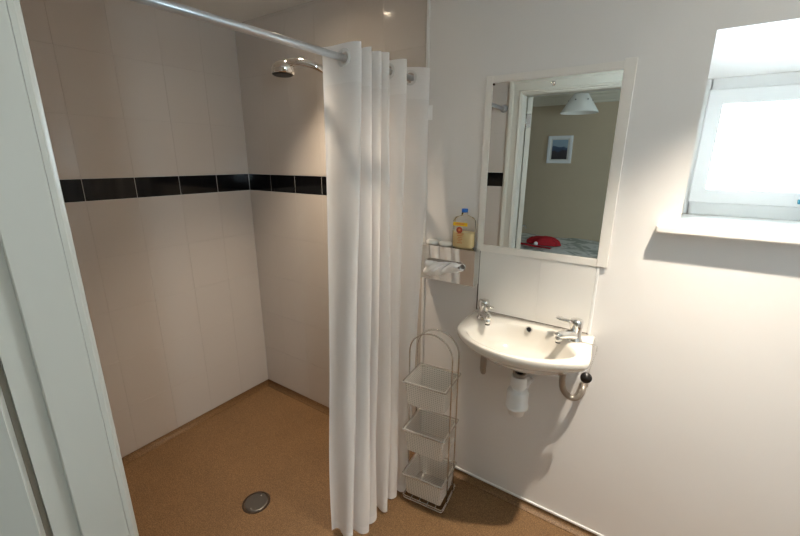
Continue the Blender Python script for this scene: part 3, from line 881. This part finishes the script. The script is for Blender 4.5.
bt = thing('soap_bottle', (1.464, -.032, bz1), 'clear flat bottle half full of yellow soap, blue cap, on the tissue dispenser', 'bottle')
def rr(bm, prof, c, mi=0, n=40, e=.55):
    rings = []
    for rx, ry, h in prof:
        row = []
        for i in range(n):
            a = 2*pi*i/n; ca, sa = math.cos(a), math.sin(a)
            row.append(bm.verts.new((c[0]+rx*math.copysign(abs(ca)**e, ca), c[1]+ry*math.copysign(abs(sa)**e, sa), c[2]+h)))
        rings.append(row)
    for a, b in zip(rings, rings[1:]): bridge(bm, a, b, mi)
    return rings
bc_ = (1.464, -.032, bz1+.0004)
bm = B()
rg = rr(bm, [(.040, .020, 0), (.045, .024, .003), (.046, .025, .01), (.047, .025, .10), (.045, .024, .118), (.036, .020, .130), (.020, .014, .135), (.012, .012, .139), (.011, .011, .152)], bc_)
cap(bm, rg[0], True); cap(bm, rg[-1])
mk('bottle_body', bm, M['bottle'], bt)
bm = B()
rg = rr(bm, [(.040, .0185, .002), (.043, .0225, .005), (.0445, .0235, .012), (.0452, .0235, .069)], bc_); cap(bm, rg[0], True); cap(bm, rg[-1])
mk('liquid_soap', bm, M['liquid'], bt)
bm = B(); lathe(bm, [(.0125, .150), (.0130, .152), (.0130, .163), (.011, .165)], bc_, n=24); mk('bottle_cap', bm, M['blue'], bt)
yl = bc_[1]-.0262
bm = B(); box(bm, 1.426, 1.490, yl, yl+.0006, bz1+.096, bz1+.111)
lab = mk('label_band', bm, M['yellow'], bt)
bm = B(); x = 1.437
for wch in (3, 2.4, 3, 1.2, 2.6, 3, 2.2, 2.8, 3, 2.6):       # row of tiny dark letters on the yellow band
    wv = wch*.0011; box(bm, x, x+wv, yl-.0004, yl, bz1+.1015, bz1+.1075); x += wv+.0011
mk('label_lettering', bm, M['labelorange'], lab)
bm = B(); lathe(bm, [(.0135, 0), (.0135, .0006)], (1.455, yl+.0006, bz1+.079), (0, -1, 0), 28); em = mk('round_emblem', bm, M['labelred'], bt)
bm = B(); lathe(bm, [(.006, 0), (.006, .0004)], (1.455, yl, bz1+.080), (0, -1, 0), 5); mk('emblem_centre', bm, M['labelorange'], em)
bm = B()
for k, (x0_, x1_) in enumerate(((1.443, 1.474), (1.446, 1.470), (1.450, 1.467), (1.446, 1.470), (1.451, 1.465), (1.447, 1.469))):
    z = bz1+.062-.0075*k; x = x0_
    while x < x1_:
        w_ = random.uniform(.0015, .004); box(bm, x, min(x+w_, x1_), yl+.0002, yl+.0006, z, z+.0032); x += w_+.0012
mk('label_text', bm, M['labelorange'], bt)

# ------------------------------------------------------------------ wire tower with three baskets
RC = V((1.418, -.165, FZ)); RR = math.radians(6)
rk = thing('wire_rack', RC, 'tall arched chrome wire rack standing by the curtain, holding three baskets', 'rack', rz=RR)
W2 = .098; AZ = .805-FZ; wr = .0036
def arch(y, apex):
    pts = [(-W2, y, .006)]
    pts += [(-W2, y, z) for z in (.2, .4, .6, apex-W2)]
    pts += [(-W2*math.cos(a), y, apex-W2+W2*math.sin(a)) for a in [pi*k/20 for k in range(1, 20)]]
    pts += [(W2, y, z) for z in (apex-W2, .6, .4, .2, .006)]
    bm = B(); tube(bm, pts, wr, 8); return mk('arch', bm, M['wire'], rk, local=True)
arch(-.052, AZ); arch(.026, AZ-.012)
bm = B()
def rect_wire(bm, hx, y0, y1, z, r=wr, rc=.012):
    pts = []
    for cx_, cy_, a0 in ((hx-rc, y1-rc, 0), (-hx+rc, y1-rc, pi/2), (-hx+rc, y0+rc, pi), (hx-rc, y0+rc, 3*pi/2)):
        for k in range(5):
            a = a0+k*pi/8; pts.append((cx_+rc*math.cos(a), cy_+rc*math.sin(a), z))
    tube(bm, pts, r, 8, closed=True)
rect_wire(bm, W2, -.108, .062, .012); rect_wire(bm, W2, -.108, .062, .024, .0024)
for x in (-W2, W2):
    for y in (-.100, .054):
        tube(bm, [(x, y, .003), (x, y, .024)], .004, 8)
for x in (-.06, -.02, .02, .06): tube(bm, [(x, -.108, .012), (x, .062, .012)], .002, 6)
mk('base_frame', bm, M['wire'], rk, local=True)
rims = (.622, .386, .150)
for z in rims:
    bm = B(); rect_wire(bm, W2+.001, -.116, .062, z, .0032, .006); mk('shelf_ring', bm, M['wire'], rk, local=True)

def basket(zr, lab):
    o = thing('storage_basket', RC+V((0, 0, zr-.118)), lab, 'basket', 'perforated baskets in the wire rack', rz=RR)
    bm = B()
    n = 0; T = [(-.0935, -.110, .0935, .056, .1155), (-.084, -.098, .084, .046, .004)]
    (ax0, ay0, ax1, ay1, az), (cx0, cy0, cx1, cy1, cz_) = T
    top = [bm.verts.new(p) for p in ((ax0, ay0, az), (ax1, ay0, az), (ax1, ay1, az), (ax0, ay1, az))]
    bot = [bm.verts.new(p) for p in ((cx0, cy0, cz_), (cx1, cy0, cz_), (cx1, cy1, cz_), (cx0, cy1, cz_))]
    bridge(bm, top, bot, smooth=False); cap(bm, bot)
    es = [e for e in bm.edges if abs(e.verts[0].co.z-e.verts[1].co.z) > .05]
    bmesh.ops.bevel(bm, geom=es, offset=.008, segments=3, profile=.5, affect='EDGES')
    mk('basket_body', bm, M['perf'], o, local=True, thick=.0016)
    bm = B(); hx = .0960
    ry0, ry1 = -.1125, .0585
    box(bm, -hx, hx, ry0, ry0+.006, .1135, .119, .001); box(bm, -hx, hx, ry1-.006, ry1, .1135, .119, .001)
    box(bm, -hx, -hx+.006, ry0+.006, ry1-.006, .1135, .119, .001); box(bm, hx-.006, hx, ry0+.006, ry1-.006, .1135, .119, .001)
    mk('basket_rim', bm, M['basket'], o, local=True)
    return o
basket(rims[0], 'translucent white perforated basket, topmost in the wire rack')
basket(rims[1], 'translucent white perforated basket, middle one in the wire rack')
basket(rims[2], 'translucent white perforated basket, lowest in the wire rack near the floor')

# ------------------------------------------------------------------ world and daylight
w = bpy.data.worlds.new('overcast_sky'); bpy.context.scene.world = w; w.use_nodes = True
nt = w.node_tree; bg = nt.nodes['Background']
tc = nt.nodes.new('ShaderNodeTexCoord'); sep = nt.nodes.new('ShaderNodeSeparateXYZ'); nt.links.new(tc.outputs['Generated'], sep.inputs[0])
r = nt.nodes.new('ShaderNodeValToRGB'); nt.links.new(sep.outputs[2], r.inputs['Fac'])
r.color_ramp.elements[0].position = 0; r.color_ramp.elements[0].color = (.76, .90, 1.0, 1)
r.color_ramp.elements[1].position = 1; r.color_ramp.elements[1].color = (.70, .87, 1.0, 1)
nt.links.new(r.outputs['Color'], bg.inputs['Color']); bg.inputs['Strength'].default_value = 42.0

def portal(name, loc, rot, sx, sy):
    L = bpy.data.lights.new(name, 'AREA'); L.shape = 'RECTANGLE'; L.size = sx; L.size_y = sy; L.cycles.is_portal = True
    o = bpy.data.objects.new(name, L); C.objects.link(o); o.location = loc; o.rotation_euler = rot
portal('daylight_portal', ((fx0+fx1)/2, .43, (fz0+fz1)/2), (-pi/2, 0, 0), fx1-fx0, fz1-fz0)
portal('daylight_portal', (BX1+.14, -2.70, 1.40), (0, pi/2, 0), .5, .4)

# ------------------------------------------------------------------ camera
f, p_, yaw, roll, cx, cy = 391.233, .2701, .5941, .0033, 2.1466, -1.5183
F_ = V((-math.sin(yaw)*math.cos(p_), math.cos(yaw)*math.cos(p_), -math.sin(p_)))
R_ = V((math.cos(yaw), math.sin(yaw), 0)); U_ = R_.cross(F_)
r2 = R_*math.cos(roll)+U_*math.sin(roll); u2 = U_*math.cos(roll)-R_*math.sin(roll)
cam = bpy.data.cameras.new('camera'); co = bpy.data.objects.new('camera', cam); C.objects.link(co)
co.matrix_world = Matrix(((r2.x, u2.x, -F_.x, cx), (r2.y, u2.y, -F_.y, cy), (r2.z, u2.z, -F_.z, 1.5), (0, 0, 0, 1)))
cam.sensor_width = 36; cam.lens = f/800*36; cam.clip_start = .02
sc_ = bpy.context.scene
sc_.camera = co
sc_.view_settings.view_transform = 'Standard'; sc_.view_settings.look = 'None'
sc_.view_settings.exposure = 0.5; sc_.view_settings.gamma = 1
sc_.view_settings.use_curve_mapping = False
sc_.cycles.max_bounces = 12; sc_.cycles.diffuse_bounces = 6; sc_.cycles.glossy_bounces = 6; sc_.cycles.transparent_max_bounces = 24
sc_.cycles.use_denoising = True
sc_.cycles.sample_clamp_indirect = 6
